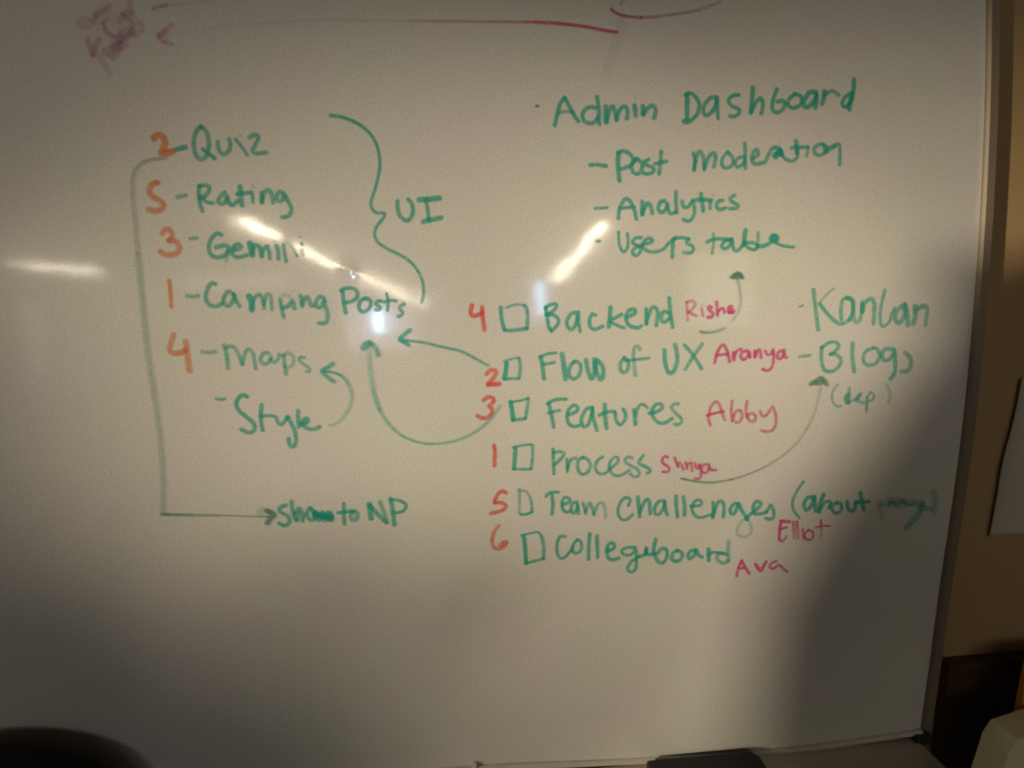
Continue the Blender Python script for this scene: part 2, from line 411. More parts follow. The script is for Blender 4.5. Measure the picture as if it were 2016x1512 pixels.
word('handwritten_word', 'teal word Style', 'teal',
     'A4 w8 d.9:.7 940,910 900,897 860,920 832,980 860,1050 930,1110 1000,1170 1018,1220 990,1262 940,1265 880,1235', 'A4 w8 1085,990 1075,1080 1080,1170 1095,1245', 'A4 w7 1068,1108 1150,1100 1220,1110 1242,1160 1272,1190 1312,1160 1335,1110',
     'A4 w8 1345,1112 1380,1180 1415,1260 1425,1350 1400,1405 1362,1390 1352,1325', 'A4 w8 1445,1050 1445,1130 1452,1215', 'A4 w8 1470,1182 1530,1170 1542,1130 1500,1140 1490,1190 1530,1222 1600,1235 1662,1210', d=.78)
# --- bracket and heading -----------------------------------------
word('curly_bracket', 'long teal curly bracket right of the left list', 'teal',
     'S w6 d.88:.7 650,227.8 669.4,229.8 691,237 711,247.6 729,263.5 740.9,283.3 746.8,307 747.8,327 744.8,347 738.9,370.6 733,388.5 729.9,402.4 735,414.3 742.9,419.2 754.8,419.2 757.7,422.2 752.8,432 742.9,444 737.9,456 738.9,468 746.8,479.8 766.7,491.7 794.1,505.5 814,521.4 826.9,541.2 832.8,559 833.8,578.9 829.9,596')
word('handwritten_word', 'teal letters UI beside the curly bracket', 'teal',
     'A5 920,985 922,1060 950,1140 1010,1182 1055,1150 1075,1080 1060,1010 1025,970', 'A5 w10 1132,975 1230,968 1340,958', 'A5 w7 1205,980 1220,1080 1230,1180', 'A5 w9 1172,1192 1260,1172 1355,1152', d=.82)
# --- arrows --------------------------------------------------------
word('curved_arrow', 'thin teal curved arrow from Style up to Maps', 'teal', 'A4 w5 d.3:.85 1755,1195 1810,1185 1890,1120 1955,1010 1978,910 1950,800 1880,710 1790,670 1690,660', 'A4 w7 1795,580 1740,620 1680,658 1740,720 1798,762', d=.85, lift=.0010)
word('straight_arrow', 'teal arrow running up left from Flow of UX to Posts', 'teal', 'A8 w5.5 d.72 1618,500 1560,472 1450,410 1330,355 1150,315 980,275 740,243', 'A8 w8 845,148 790,190 740,243 790,275 830,300', d=.85, lift=.0010)
word('curved_arrow', 'long teal arrow looping from Features up to Posts', 'teal', 'A8 w5 d.52:.62 1735,900 1680,980 1590,1080 1450,1180 1280,1250 1060,1278 900,1255 750,1190 620,1070 540,940', 'A8 w7 d.7:.3 540,940 500,830 470,700 448,560 440,440 440,310',
     'A8 w12 d.75 380,330 402,295 440,277', 'A8 w8 d.75 440,277 480,300 510,350 525,405', d=.8, lift=.0010)
word('long_arrow', 'faint grey-green line looping down the left side to Show', 'grey',
     'S w6 d.45:.4 328,312 309,314 290,317 274,327 265,343 262,363 263,400 267,440 272,500', 'S w9 d.42:.3 272,500 275,532 283,612 291,690 303,770 312,830 319,900 322,960 320,1010',
     'S w6 d.9:.35 320,1012 350,1013 380,1013.5 430,1014', 'S w3.5 d.5:.4 430,1014 500,1016 538,1017', 'D6 w9 d.9 155,215 200,240 250,275 200,320 165,375', 'D6 w22 d.22 100,240 160,262', d=.5, lift=.0010)
word('handwritten_word', 'smudged teal word Show at the end of the grey line', 'teal',
     'D6 w8 400,155 340,175 312,215 350,250 420,290 442,340 420,390 370,405 308,375', 'D6 w8 465,105 480,230 520,345', 'D6 w8 505,260 560,195 605,260 602,350', 'D6 w8 d.6 560,240 545,340',
     'D6 w8 690,190 655,260 688,330 740,325 745,250 705,190', 'D6 w13 d.8 750,250 800,330 850,250 885,335 935,250 955,330', 'D6 w13 d.7 770,262 860,290 960,300', d=.75)
word('handwritten_word', 'teal word to after Show', 'teal', 'D6 w8 1115,135 1115,260 1122,390', 'D6 w7 1040,248 1120,240 1205,225', 'D6 w9 d.6 1240,230 1200,270 1215,335 1270,325 1285,260 1240,230', d=.75)
word('handwritten_word', 'teal capital letters NP in the lower left', 'teal', 'D6 w11 1428,140 1440,230 1455,320', 'D6 w9 1440,160 1540,270 1640,370', 'D6 w9 d.55 1655,370 1610,240 1562,112', 'D6 w9 1695,75 1720,230 1742,400', 'D6 w7 1690,88 1780,90 1880,140 1862,215 1790,245 1725,245', d=.78)
# --- admin column ----------------------------------------------------
word('bullet_dot', 'small dot before Admin', 'grey', 'B1 w6 88,440 108,443', d=.7)
word('handwritten_word', 'teal word Admin', 'teal',
     'B1 290,660 318,540 350,420 402,352', 'B1 402,352 450,440 510,550 555,612', 'B1 w6 d.6 330,520 400,502 490,505', 'B1 740,462 670,455 605,510 605,590 660,630 730,620 770,560', 'B1 755,338 775,450 780,560 785,645',
     'B1 w10 852,450 858,620', 'B1 865,600 900,480 940,450 972,600', 'B1 972,590 1010,480 1065,445 1092,500 1085,582', 'B1 w9 1170,435 1182,552', 'B1 w4 d.35 1172,352 1185,350', 'B1 w9 1260,442 1266,540', 'B1 1262,530 1320,460 1370,440 1402,480 1385,575', d=.82)
word('handwritten_word', 'teal word Dashboard', 'teal',
     'B2 w9 72,310 70,450 70,590', 'B2 50,320 110,302 170,350 205,430 180,530 110,600 60,622 28,605', 'B2 400,348 330,350 260,430 250,500 280,545 340,510 385,430 400,348 402,450 412,580',
     'B2 w7 645,320 580,325 525,380 560,440 630,470 648,510 592,558 540,548', 'B2 w9 795,238 785,370 770,515', 'B2 780,500 830,400 880,355 905,420 885,528', 'B2 1060,255 1020,360 1008,470 1050,512 1110,490 1145,430 1130,385 1060,395',
     'B2 1255,310 1190,370 1188,440 1250,462 1320,420 1325,340 1255,308', 'B2 w9 1490,290 1420,290 1370,360 1350,430 1400,452 1470,380 1500,300 1490,380 1480,462', 'B2 w9 1580,278 1575,350 1552,420', 'B2 w7 d.6 1575,330 1640,280 1690,285 1740,325',
     'B2 1880,302 1810,340 1775,410 1800,450 1850,420 1890,350', 'B2 w9 1905,150 1895,280 1862,400 1855,482', d=.85)
word('dash', 'teal dash before Post moderation', 'teal', 'B1 w7 678,1092 760,1088 860,1105', d=.8)
word('handwritten_word', 'teal word Post under Admin', 'teal', 'B1 w9 995,950 988,1080 1005,1265', 'B1 990,960 1050,938 1120,970 1160,1040 1120,1100 1020,1135', 'B1 1200,1022 1145,1080 1145,1150 1190,1192 1242,1160 1255,1080 1200,1022',
     'B1 w7 1328,1030 1282,1055 1300,1090 1370,1120 1382,1160 1330,1188 1270,1182', 'B1 1465,940 1455,1060 1442,1192', 'B1 w7 1390,1078 1525,1052', d=.82)
word('handwritten_word', 'teal word moderation', 'teal',
     'B2 140,960 155,1050 145,1152', 'B2 150,1130 180,990 215,945 250,1020 260,1145', 'B2 260,1130 310,1000 365,960 385,1010 365,1112', 'B2 w7 520,950 470,1000 450,1080 490,1122 560,1100 575,1020 520,950',
     'B2 w7 700,1002 640,1010 600,1060 620,1112 680,1090 705,1040', 'B2 705,850 710,980 712,1130', 'B2 792,1020 850,980 840,925 800,950 780,1030 820,1082 880,1070 930,1060 950,1010 1010,908 1080,905 1110,940',
     'B2 w10 d.9 1090,930 1050,1000 1030,985 1085,950 1110,975', 'B2 w7 1110,960 1120,990 1160,1030 1220,1048 1280,1010 1285,940', 'B2 w9 1265,825 1278,900 1275,960', 'B2 w7 1215,902 1330,895 1402,895', 'B2 w6 d.65 1402,905 1385,992',
     'B2 w7 1550,862 1490,880 1465,940 1510,985 1580,960 1610,910 1580,870 1550,862', 'B2 w9 1580,890 1600,940 1650,900 1690,880', 'B2 w7 1690,882 1740,865 1750,960 1745,1090', d=.75)
word('dash', 'teal dash before Analytics', 'teal', 'B3 w6 138,265 245,258', d=.7)
word('handwritten_word', 'teal word Analytics', 'teal',
     'B3 338,355 350,270 390,190 430,190 470,260 495,358', 'B3 w6 345,265 480,250', 'B3 w9 545,205 545,318', 'B3 545,305 590,218 615,240 632,310', 'B3 740,200 700,210 682,265 710,300 750,270 762,215 768,270 790,310 830,297',
     'B3 835,120 835,220 842,302', 'B3 w7 888,200 900,250 940,250 982,192', 'B3 w7 985,200 995,290 975,350 940,375 898,360', 'B3 w8 1050,135 1060,210 1070,290', 'B3 w8 1010,190 1080,190 1140,195', 'B3 w6 1130,200 1128,268', 'B3 w4 d.4 1150,155 1162,157',
     'B3 w7 1238,195 1197,205 1185,255 1215,275 1262,260', 'B3 w7 1340,150 1300,178 1320,210 1368,235 1352,262 1295,268', d=.82)
word('bullet_dot', 'small teal dot before Users table', 'teal', 'B3 w6 152,548 180,548', d=.75)
word('handwritten_word', 'teal word Users', 'teal',
     'D4 w6 95,35 95,110 110,190 145,245 185,200 195,120 185,50', 'D4 w7 335,95 270,100 240,145 290,180 328,210 310,260 265,282 238,240 280,195 350,165 420,150 450,122 412,100 365,130 345,190 400,235 480,242 560,215 620,150 690,100', 'D4 w8 665,110 658,200 655,300', 'D4 w7 680,100 750,95 828,108', 'D4 w7 828,110 800,150 860,180 875,220 842,255 770,250', d=.78)
word('handwritten_word', 'teal cursive word table', 'teal',
     'D4 w6 d.6 1080,55 1088,140 1070,262', 'D4 w7 1015,140 1100,108 1200,110 1280,112', 'D4 w7 1280,118 1215,130 1170,180 1200,212 1252,180 1282,118 1288,190 1320,235 1370,200 1412,130',
     'D4 w9 1420,15 1408,90 1402,170', 'D4 w7 1402,150 1450,202 1510,220 1545,190 1500,150 1432,148', 'D4 w6 d.6 1552,40 1548,110 1545,185', 'D4 w8 1545,185 1620,178 1690,140 1752,112 1742,78 1700,70 1680,110', 'D4 w12 d.85 1702,98 1732,105', 'D4 w6 1700,130 1800,178 1925,195', d=.82)
word('curved_arrow', 'small pale teal arrow curving up to the word table', 'grey', 'B5 w5 d.3:.6 1122,570 1180,490 1212,380 1210,260 1180,100', 'B5 w7 d.9 1115,92 1190,42 1238,98', 'B5 w10 d.85 1150,82 1215,75', d=.7, lift=.0010)
word('underline', 'short pale teal stroke under the magenta name beside Backend', 'grey', 'B5 w5.5 d.7:.3 770,688 850,700 950,685 1045,648', d=.6, lift=.0010)
# --- numbered rows ---------------------------------------------------
word('numeral', 'red number 4 before Backend', 'red', 'B4 w8.5 165,225 150,300 165,345 230,335 280,310', 'B4 w8.5 275,245 280,350 290,430 300,502', d=.75)
word('numeral', 'red number 2 before Flow of UX', 'red', 'B4 w8.5 322,990 365,948 420,950 425,990 385,1050 340,1095', 'B4 w9 d.85 335,1105 400,1102 465,1095', d=.65)
word('numeral', 'red number 3 before Features', 'red', 'B7 w8.5 290,215 340,178 395,190 400,230 350,280 380,300 385,350 340,400 280,410 225,385', d=.72)
word('numeral', 'red number 1 before Process', 'red', 'B7 w8 405,705 415,800 410,935', d=.75)
word('numeral', 'red number 5 before Team', 'red', 'B7 w8 540,1235 500,1215 455,1240 415,1310 412,1342', 'B7 w8 412,1345 480,1340 535,1370 520,1410 460,1440 370,1460', d=.72)
word('numeral', 'faded red number 6 at the end of the numbered rows', 'red', 'C1 w8 d.5:.65 235,530 190,590 162,680 175,760 230,790 290,760 325,712 285,715 250,750', d=.55)
word('checkbox', 'hand-drawn teal box before Backend', 'teal', 'B4 w7.5 d.85 480,250 490,380 520,500', 'B4 w7.5 520,502 600,507 720,492 770,485', 'B4 w7.5 d.7 770,485 775,380 770,280 742,232', 'B4 w5 d.6 742,230 640,222 535,260', d=.8)
word('checkbox', 'hand-drawn teal box before Flow', 'teal', 'B4 w9 d.9 545,870 535,960 520,1040', 'B4 w6 520,1042 680,1035', 'B4 w7 d.65 682,1035 695,920 685,822', 'B4 w5 d.6 680,805 600,822 512,850', d=.8)
word('checkbox', 'hand-drawn teal box before Features', 'teal', 'B7 w9 d.9 590,230 605,330 615,430', 'B7 w7 615,432 750,415', 'B7 w7 d.65 752,415 770,300 785,195', 'B7 w5 785,188 700,215 578,235', d=.8)
word('checkbox', 'hand-drawn teal box before Process', 'teal', 'B7 w8.5 d.9 642,735 635,850 625,970', 'B7 w6 625,970 720,974 815,970', 'B7 w7 d.65 815,970 830,850 830,712', 'B7 w5 820,700 720,710 612,735', d=.8)
word('checkbox', 'pale teal box with a rounded top before Team', 'teal', 'C1 w6 d.5 460,130 465,260 460,380 480,405', 'C1 w6 d.7:.95 480,408 540,405 600,380', 'C1 w6 d.7:.35 600,380 592,270 565,190 530,152 450,140', d=.6)
word('checkbox', 'tallest hand-drawn teal box, lowest of the six', 'teal', 'C1 w8.5 d.9 510,642 525,780 535,950', 'C1 w6 535,945 630,920 728,895', 'C1 w8 d.65 728,895 728,760 705,650', 'C1 w5 700,640 660,602 560,620 480,640', d=.8)
word('handwritten_word', 'teal word Backend', 'teal',
     'B4 975,250 990,350 1010,460 1035,512', 'B4 w7 970,262 1030,222 1092,220 1080,270 1010,322 975,335', 'B4 w7 1000,335 1070,340 1118,390 1100,450 1040,512', 'B4 1340,310 1262,320 1210,400 1220,470 1262,497 1310,430 1332,330 1338,420 1355,520',
     'B4 1525,340 1490,325 1458,390 1470,470 1520,495 1605,460', 'B4 w9 1690,250 1682,360 1670,470', 'B4 w7 1812,328 1740,370 1685,400 1760,450 1842,480',
     'E7 842,882 900,850 890,820 850,840 835,890 860,940 920,955 945,940', 'E7 978,822 980,930', 'E7 980,915 1020,812 1060,840 1050,942', 'E7 1142,852 1100,840 1085,890 1108,915 1150,880', 'E7 1140,742 1150,850 1165,952', d=.82)
word('handwritten_word', 'teal word Flow', 'teal',
     'B4 w8.5 920,800 940,900 955,1042', 'B4 w6 908,798 1000,765 1092,752', 'B4 w6 945,882 1010,872 1072,860', 'B4 w10 1155,765 1175,900 1195,1045', 'B4 1290,852 1240,912 1235,1000 1280,1042 1342,1000 1362,900 1322,852 1290,852',
     'B4 w9 1420,830 1440,950 1480,1042 1512,960 1510,822', 'B4 w9 1535,830 1600,900 1608,1000 1580,1048 1540,980 1520,860', d=.78)
word('handwritten_word', 'teal word of', 'teal', 'B4 1842,808 1800,870 1800,940 1842,972 1880,930 1885,850 1842,808', 'B5 d.55 112,885 82,845 48,870 38,950 50,1080 60,1170', 'B5 w6 -48,1012 40,1000 215,980', d=.72)
word('handwritten_word', 'teal capital letters UX', 'teal', 'B5 w9 d.85:.65 380,890 388,1020 415,1120 450,1145 492,1110 522,1000 512,900 495,830', 'B5 600,835 690,940 790,1098', 'B5 w7.5 d.65 797,825 700,960 610,1105', d=.75)
word('handwritten_word', 'teal word Features', 'teal',
     'B7 1010,245 1040,380 1065,512', 'B7 w7 992,250 1080,208 1205,200', 'B7 w6 1002,352 1132,322', 'B7 1225,372 1300,345 1332,300 1290,268 1232,310 1210,390 1230,470 1290,502 1345,490', 'B7 1492,290 1420,312 1368,420 1390,502 1442,480 1478,380 1492,290 1498,400 1540,545',
     'B7 w9 1625,258 1630,390 1645,522', 'B7 w7 1558,378 1640,345 1700,335 1735,340', 'B7 1740,345 1750,430 1790,482 1840,440 1855,370 1828,308', 'E8 w9 50,545 60,620 65,725', 'E8 w7 d.7 65,620 110,500 165,480 215,525',
     'E8 235,588 330,570 400,520 375,472 310,490 270,570 300,660 370,710 440,705 520,655', 'E8 w7 d.7 600,470 540,478 515,530 570,590 630,650 635,700 590,732 550,722', d=.8)
word('handwritten_word', 'teal word Process', 'teal',
     'B7 1055,752 1060,880 1065,1022', 'B7 w7 1060,790 1130,780 1178,800 1150,850 1072,922', 'B7 w7 1208,860 1215,1000', 'B7 w7 1215,965 1250,872 1305,850', 'B7 w7 1385,842 1332,880 1330,970 1372,1027 1432,1010 1468,930 1432,862 1385,842',
     'B7 w6.5 1605,838 1550,872 1520,940 1550,1010 1620,1022 1690,965 1762,900 1772,850 1732,840 1682,900 1680,980 1740,1042 1820,1032 1900,980', 'B7 w6.5 d.65 1932,848 1872,840 1850,890 1915,935 1985,970 2005,1030 1960,1058 1905,1025',
     'E8 w7 165,1112 120,1170 108,1210 170,1242 240,1280 250,1310 212,1332', d=.74)
word('handwritten_word', 'teal word Team', 'teal',
     'C1 w7 755,207 800,167 892,160', 'C1 818,182 830,280 822,405', 'C1 w7 935,302 1010,270 1010,232 960,220 930,280 940,350 980,382 1020,370', 'C1 w7 1100,272 1050,282 1030,350 1060,395 1095,350 1102,282 1112,400',
     'C1 w7 d.7 1162,280 1192,402', 'C1 w7 d.65 1192,380 1230,280 1262,330 1282,412', 'C1 w7 d.6:.35 1282,400 1330,292 1380,280 1405,350 1410,440', d=.78)
word('handwritten_word', 'teal word Challenges', 'teal',
     'C1 w7 1662,312 1682,240 1622,225 1562,300 1550,400 1590,460 1650,458 1710,408', 'C1 w9 1765,212 1778,320 1785,430', 'C1 w8 1788,380 1850,252 1890,262 1902,402', 'D2 200,330 122,340 60,430 70,512 122,522 182,440 205,335 212,440 240,532',
     'D2 w8 365,258 365,400 385,562', 'D2 w8 465,268 485,400 480,532', 'D2 w7 568,402 650,402 722,382 712,330 652,320 602,380 592,470 650,552 740,562 842,530', 'D2 w8 885,350 890,450 880,572', 'D2 w8 885,550 940,380 1000,330 1040,400 1030,562',
     'D2 w8 1250,372 1190,370 1132,440 1142,512 1190,502 1232,410 1245,370 1290,460 1350,560 1375,600', 'D2 w7 d.3 1375,600 1425,690 1420,790 1340,842 1250,820 1222,740 1270,645 1340,590', 'D2 w8 1345,585 1420,515 1500,450 1562,380 1542,340 1482,350 1450,430 1480,512 1560,512 1640,490',
     'D2 w7.5 1640,490 1690,400 1702,380 1742,470 1742,560 1690,592 1628,570', d=.8)
word('handwritten_word', 'teal word about after an opening bracket', 'teal',
     'C3 w6.5 412,92 350,180 305,280 312,370 372,452', 'C3 w9 520,242 450,252 415,320 440,372 490,330 518,242 530,385', 'C3 w10 612,218 580,300 565,392', 'C3 w8 570,372 632,292 682,300 660,352', 'C3 w8 740,300 690,342 722,402 782,380 782,312 740,300', 'C3 w9 840,290 862,372 912,370 932,290',
     'C3 w9 975,200 988,290 1010,372', 'C3 w8 930,295 1062,288', d=.78)
word('handwritten_word', 'blurred dark teal word page near the right edge of the board', 'teal', 'C3 w11 d.2 1170,300 1190,450', 'C3 w10 d.22 1160,320 1250,300', 'C3 w11 d.38 1265,272 1400,280 1500,300 1590,305', 'C3 w7 d.4 1260,330 1290,290 1340,330 1400,285 1440,325 1500,310', 'C3 w12 d.18 1270,320 1420,330',
     'C3 w12 d.5 1590,320 1545,420 1430,548', 'C3 w9 d.4 1560,350 1680,362', 'C3 w11 d.35 1700,190 1720,280 1705,395', d=.6, soft=1.25)
word('handwritten_word', 'teal word Collegeboard', 'teal',
     'C1 w7 970,652 910,652 875,740 885,850 930,892 992,850 1050,770', 'C1 w7 1100,685 1055,740 1050,810 1092,837 1142,790 1138,712 1100,685', 'C1 w8 1237,618 1225,760 1222,905', 'C1 w8 1315,642 1318,760 1322,885', 'C1 w8 1430,812 1500,780 1502,735 1460,722 1425,780 1430,860 1472,907 1560,885',
     'C1 w7 1740,770 1660,770 1590,800 1612,850 1690,850 1742,790 1748,900 1742,1000 1692,1045 1652,1000 1700,920 1782,870', 'C2 w8 100,870 172,840 178,765 175,840 240,850', 'D2 w9 75,870 50,980 40,1080', 'D2 w8 50,1080 110,1192 182,1202 232,1120 222,1020 152,1010 92,1080',
     'D2 w8 382,1030 320,1070 300,1150 350,1187 422,1160 452,1080 382,1030', 'D2 w8 642,1020 570,1040 530,1100 550,1147 612,1110 645,1020 672,1090 732,1127', 'D2 w9 820,1008 822,1172', 'D2 w7 830,1082 882,1060 950,1062 1040,1075',
     'D2 w8 d.6 1080,1092 1000,1070 940,1112 960,1180 1050,1212 1102,1170', 'D2 w9 d.5 1102,900 1095,1050 1102,1182', d=.78)
# --- magenta names -----------------------------------------------------
word('handwritten_name', 'magenta handwritten name beside Backend', 'pink',
     'D5 w6 d.5 192,250 212,500 235,860', 'D5 w6 d.5 190,262 330,212 450,240 480,322 400,460 270,582', 'D5 w6 d.6 250,582 400,652 520,702', 'D5 w6 d.55 690,470 732,702', 'D5 w4 d.2 645,372 735,342', 'D5 w7 1020,432 950,385 905,440 960,530 1055,622 1038,720 950,755 885,742',
     'D5 w7 1182,240 1200,450 1210,692', 'D5 w6 1222,600 1320,472 1402,462 1442,602', 'D5 w7.5 1682,392 1585,432 1570,560 1640,582 1700,480 1745,585 1600,590', d=.78)
word('handwritten_name', 'magenta handwritten name after Flow of UX', 'pink',
     'B5 w7 935,1032 962,920 1025,832 1070,900 1100,1022', 'B5 w6 950,950 1080,935', 'B5 w8 1140,918 1146,1000', 'B5 w6.5 1145,970 1182,900 1225,880', 'B5 w7 1290,900 1240,912 1220,960 1250,997 1300,962 1312,902 1322,972', 'B5 w7 1375,900 1376,972', 'B5 w7 1376,960 1412,890 1435,902 1442,977',
     'B5 w6.5 1490,900 1512,940 1560,930 1575,880 1582,960 1572,1050 1540,1107 1500,1117 1460,1100', 'B5 w7 1700,892 1642,910 1620,960 1650,987 1690,952 1698,900 1702,960 1725,972', d=.8)
word('handwritten_name', 'largest magenta handwritten name, after Features', 'pink',
     'B8 w6.5 800,442 780,370 802,260 850,205 890,240 912,310 940,387', 'B8 w6 d.85 762,342 840,320 930,303', 'B8 w6.5 1015,198 1005,290 1015,402', 'B8 w6.5 1020,392 1042,312 1090,290 1112,340 1092,402 1048,412', 'B8 w6.5 1160,198 1150,290 1162,362', 'B8 w6.5 1160,340 1210,320 1247,350 1232,397 1190,397 1165,360',
     'B8 w6.5 1288,298 1310,342 1350,342 1400,270 1418,258 1445,340 1445,430 1410,490 1350,502 1298,490', d=.62)
word('handwritten_name', 'magenta handwritten name after Process', 'pink',
     'D7 w6 d.85 432,262 372,225 300,290 290,362 350,430 440,482 472,560 420,612 300,612', 'D7 w6 600,260 640,380 682,492', 'D7 w6 d.65 682,450 712,370 762,440 812,562', 'D7 w6 d.65 870,370 900,542', 'D7 w5.5 d.65 900,480 940,400 1010,395', 'D7 w6 d.6 1000,400 1032,592', 'D7 w3 d.4 972,308 1008,282',
     'D7 w6 1100,390 1122,502 1172,532 1212,442', 'D7 w5.5 1222,430 1242,600 1240,720 1192,790 1092,770', 'D7 w6 1440,432 1332,430 1262,500 1272,602 1342,642 1412,602 1442,500 1432,430 1472,532 1542,572 1625,562', d=.78, lift=.0004)
word('handwritten_name', 'magenta handwritten name under the opening bracket', 'pink',
     'C3 w7 d.9 192,480 176,560 170,662', 'C3 w7 d.9 182,482 275,490', 'C3 w6 d.85 185,562 245,545', 'C3 w6 170,672 205,682 240,630', 'C3 w7 d.75:.4 310,490 320,652', 'C3 w7 d.75:.4 345,490 357,652', 'C3 w6 d.6 400,560 412,662', 'C3 w3 d.3 400,502 408,504', 'C3 w6 462,570 420,612 442,667 500,652 502,592 462,570',
     'C3 w6 d.8:.15 580,475 588,560 580,672', 'C3 w5 530,545 590,532 670,530', d=.7)
word('handwritten_name', 'shortest magenta name, after Collegeboard', 'pink', 'D2 w7 d.6:.9 1222,1402 1250,1280 1295,1180', 'D2 w7 1295,1180 1342,1270 1402,1362', 'D2 w7 1262,1290 1342,1282', 'D2 w7.5 d.95 1488,1225 1562,1322 1602,1260 1642,1190', 'D2 w6.5 1790,1182 1722,1210 1690,1270 1742,1292 1802,1252 1832,1242 1882,1290 1940,1337', d=.75)
# --- right column --------------------------------------------------------
word('curved_arrow', 'faint teal arrow sweeping from the magenta name up to Blogs', 'grey', 'B8 w5 d.8:.48 505,965 650,995 820,1005 1000,975', 'B8 w4.5 d.48:.3 1000,975 1150,930 1330,850 1500,745 1640,620 1750,470', 'B8 w5.5 d.3 1750,470 1820,320 1860,180 1885,60', 'B6 w9 d.9 305,1212 360,1175 425,1142 485,1215', 'B6 w10 d.8 360,1200 440,1190', d=.6, lift=.0010)
word('dash', 'tiny faint dash before Kanban', 'grey', 'B6 w4 188,358 228,342', d=.6)
word('handwritten_word', 'large teal word Kanban', 'teal',
     'B6 w8.5 343,170 360,330 395,612', 'B6 w5 d.45 570,152 480,230 420,310', 'B6 w8 d.9:.6 410,325 500,440 600,532 660,545 740,502', 'B6 w8 740,262 665,280 645,400 650,500', 'B6 w9 d.8 710,258 770,290 780,400 742,500', 'B6 w8 d.6 775,292 782,450 812,532 860,480 880,300', 'B6 w9 d.75 880,330 885,420', 'B6 w9 880,400 905,320 972,270 1012,332 1002,545',
     'B6 w7 d.7 1130,172 1090,332 1075,480 1100,572 1172,530 1202,440 1235,372', 'B6 w10 d.75 1350,332 1262,400 1242,500 1290,532 1342,450 1352,332 1372,450 1382,562', 'B6 w11 d.85:.6 1460,352 1462,460 1440,550', 'B6 w9 d.8:.5 1470,400 1540,352 1590,370 1590,450 1572,562', d=.72)
word('dash', 'teal dash before Blogs', 'teal', 'B6 w6 185,908 310,893', d=.65)
word('handwritten_word', 'teal word Blogs', 'teal',
     'B6 w8 435,800 430,930 455,1042 512,1072 572,1060 632,1000 642,930 580,880 525,882', 'B6 w7.5 432,812 512,755 592,750 622,790 580,850 530,882', 'B6 w9 775,760 770,900 790,1072', 'B6 1000,812 910,860 895,960 950,1002 1032,980 1072,900 1042,822 1000,812', 'B6 w9 1230,832 1150,820 1100,870 1112,940 1172,942 1222,880 1237,830 1242,960 1237,1080 1190,1157', 'B6 w9 d.65 1350,860 1412,930 1412,1020 1362,1070 1308,1070', d=.72)
word('handwritten_word', 'small smudged teal word in brackets under Blogs', 'teal', 'D3 w6 d.45 550,302 470,400 425,540 442,680 522,772 620,782', 'D3 w8 d.5:.9 800,390 802,550 790,702', 'D3 w9 d.75 762,530 722,600 742,690 800,690', 'D3 w7 d.55 880,652 1000,602 1070,490 1002,540 962,640 1042,690 1132,702',
     'D3 w6 1190,600 1190,700 1178,882', 'D3 w6 d.55 1192,580 1272,482 1342,540 1322,632 1242,660', 'D3 w4 d.3 1515,592 1530,595', 'D3 w7 d.3 1612,290 1682,420 1702,560 1662,702', d=.7)
# --- top edge --------------------------------------------------------------
word('long_arrow', 'thin magenta arrow line fading to the left along the top', 'pink', 'D8 w5 d.95:.8 1925,128 1880,122 1800,106 1700,94 1600,88', 'D8 w4 d.65:.25 1600,88 1450,86 1300,85 1100,83', 'D8 w3 d.16:.07 1100,83 900,81 750,81 600,87 450,100 300,115 180,133', 'D1 w7 d.28 1810,450 1720,540 1600,640', 'D1 w5 d.32 1570,620 1610,710 1700,770 1850,802', 'D1 w16 d.14 1680,600 1660,690', d=.6, soft=1.15)
word('pen_line', 'faint brown pen line at the top left', 'dark', 'D1 w6 d.35:.22 1480,158 1580,120 1720,92', 'D8 w3 d.2:.1 110,26 160,20 250,10 330,-2', d=.4, soft=1.2)
word('pen_line', 'short magenta curve fading off the top edge of the picture', 'plum', 'C8 w5.5 d.9:.7 235,80 290,120 380,145 500,155', 'C8 w5 d.6:.3 500,155 620,148 800,125 1000,90 1200,15', 'C8 w5 d.35 345,5 320,40', 'C8 w18 d.12:.05 335,180 300,330 240,520 180,680', d=.6)
word('smudged_scribble', 'smudged plum handwriting slanting in the top left corner', 'plum',
     'D1 w7 d0.34 700,90 620,170 520,230 430,280', 'D1 w7 d0.19 300,360 220,345 145,420 190,495 270,470 330,500', 'D1 w6 d0.19 380,350 400,440 470,310', 'D1 w6 d0.37 580,420 620,540 700,625 765,650', 'D1 w6 d0.19 690,360 640,340 590,400', 'D1 w7 d0.22 1060,20 1075,180 1130,310',
     'D1 w7 d0.31 940,260 1010,330 1080,400', 'D1 w8 d0.22 900,400 940,280 1080,220', 'D1 w7 d0.31 300,700 350,850 400,1000', 'D1 w7 d0.31 520,700 450,850 400,1000', 'D1 w10 d0.25 620,960 700,920 760,1040 830,930 770,840', 'D1 w14 d0.28 830,850 900,700 960,800 900,830', 'D1 w13 d0.28 900,690 990,600 1080,570', 'D1 w9 d0.28 1060,640 1100,560 1190,640',
     'D1 w7 d0.25 1120,480 1200,412 1280,462 1285,560', 'D1 w8 d0.19 490,1000 600,1150 710,1340', 'D1 w26 d0.07 1000,60 960,220 900,360', 'D1 w30 d0.07 560,330 700,520 640,860', d=.5, soft=1.3)

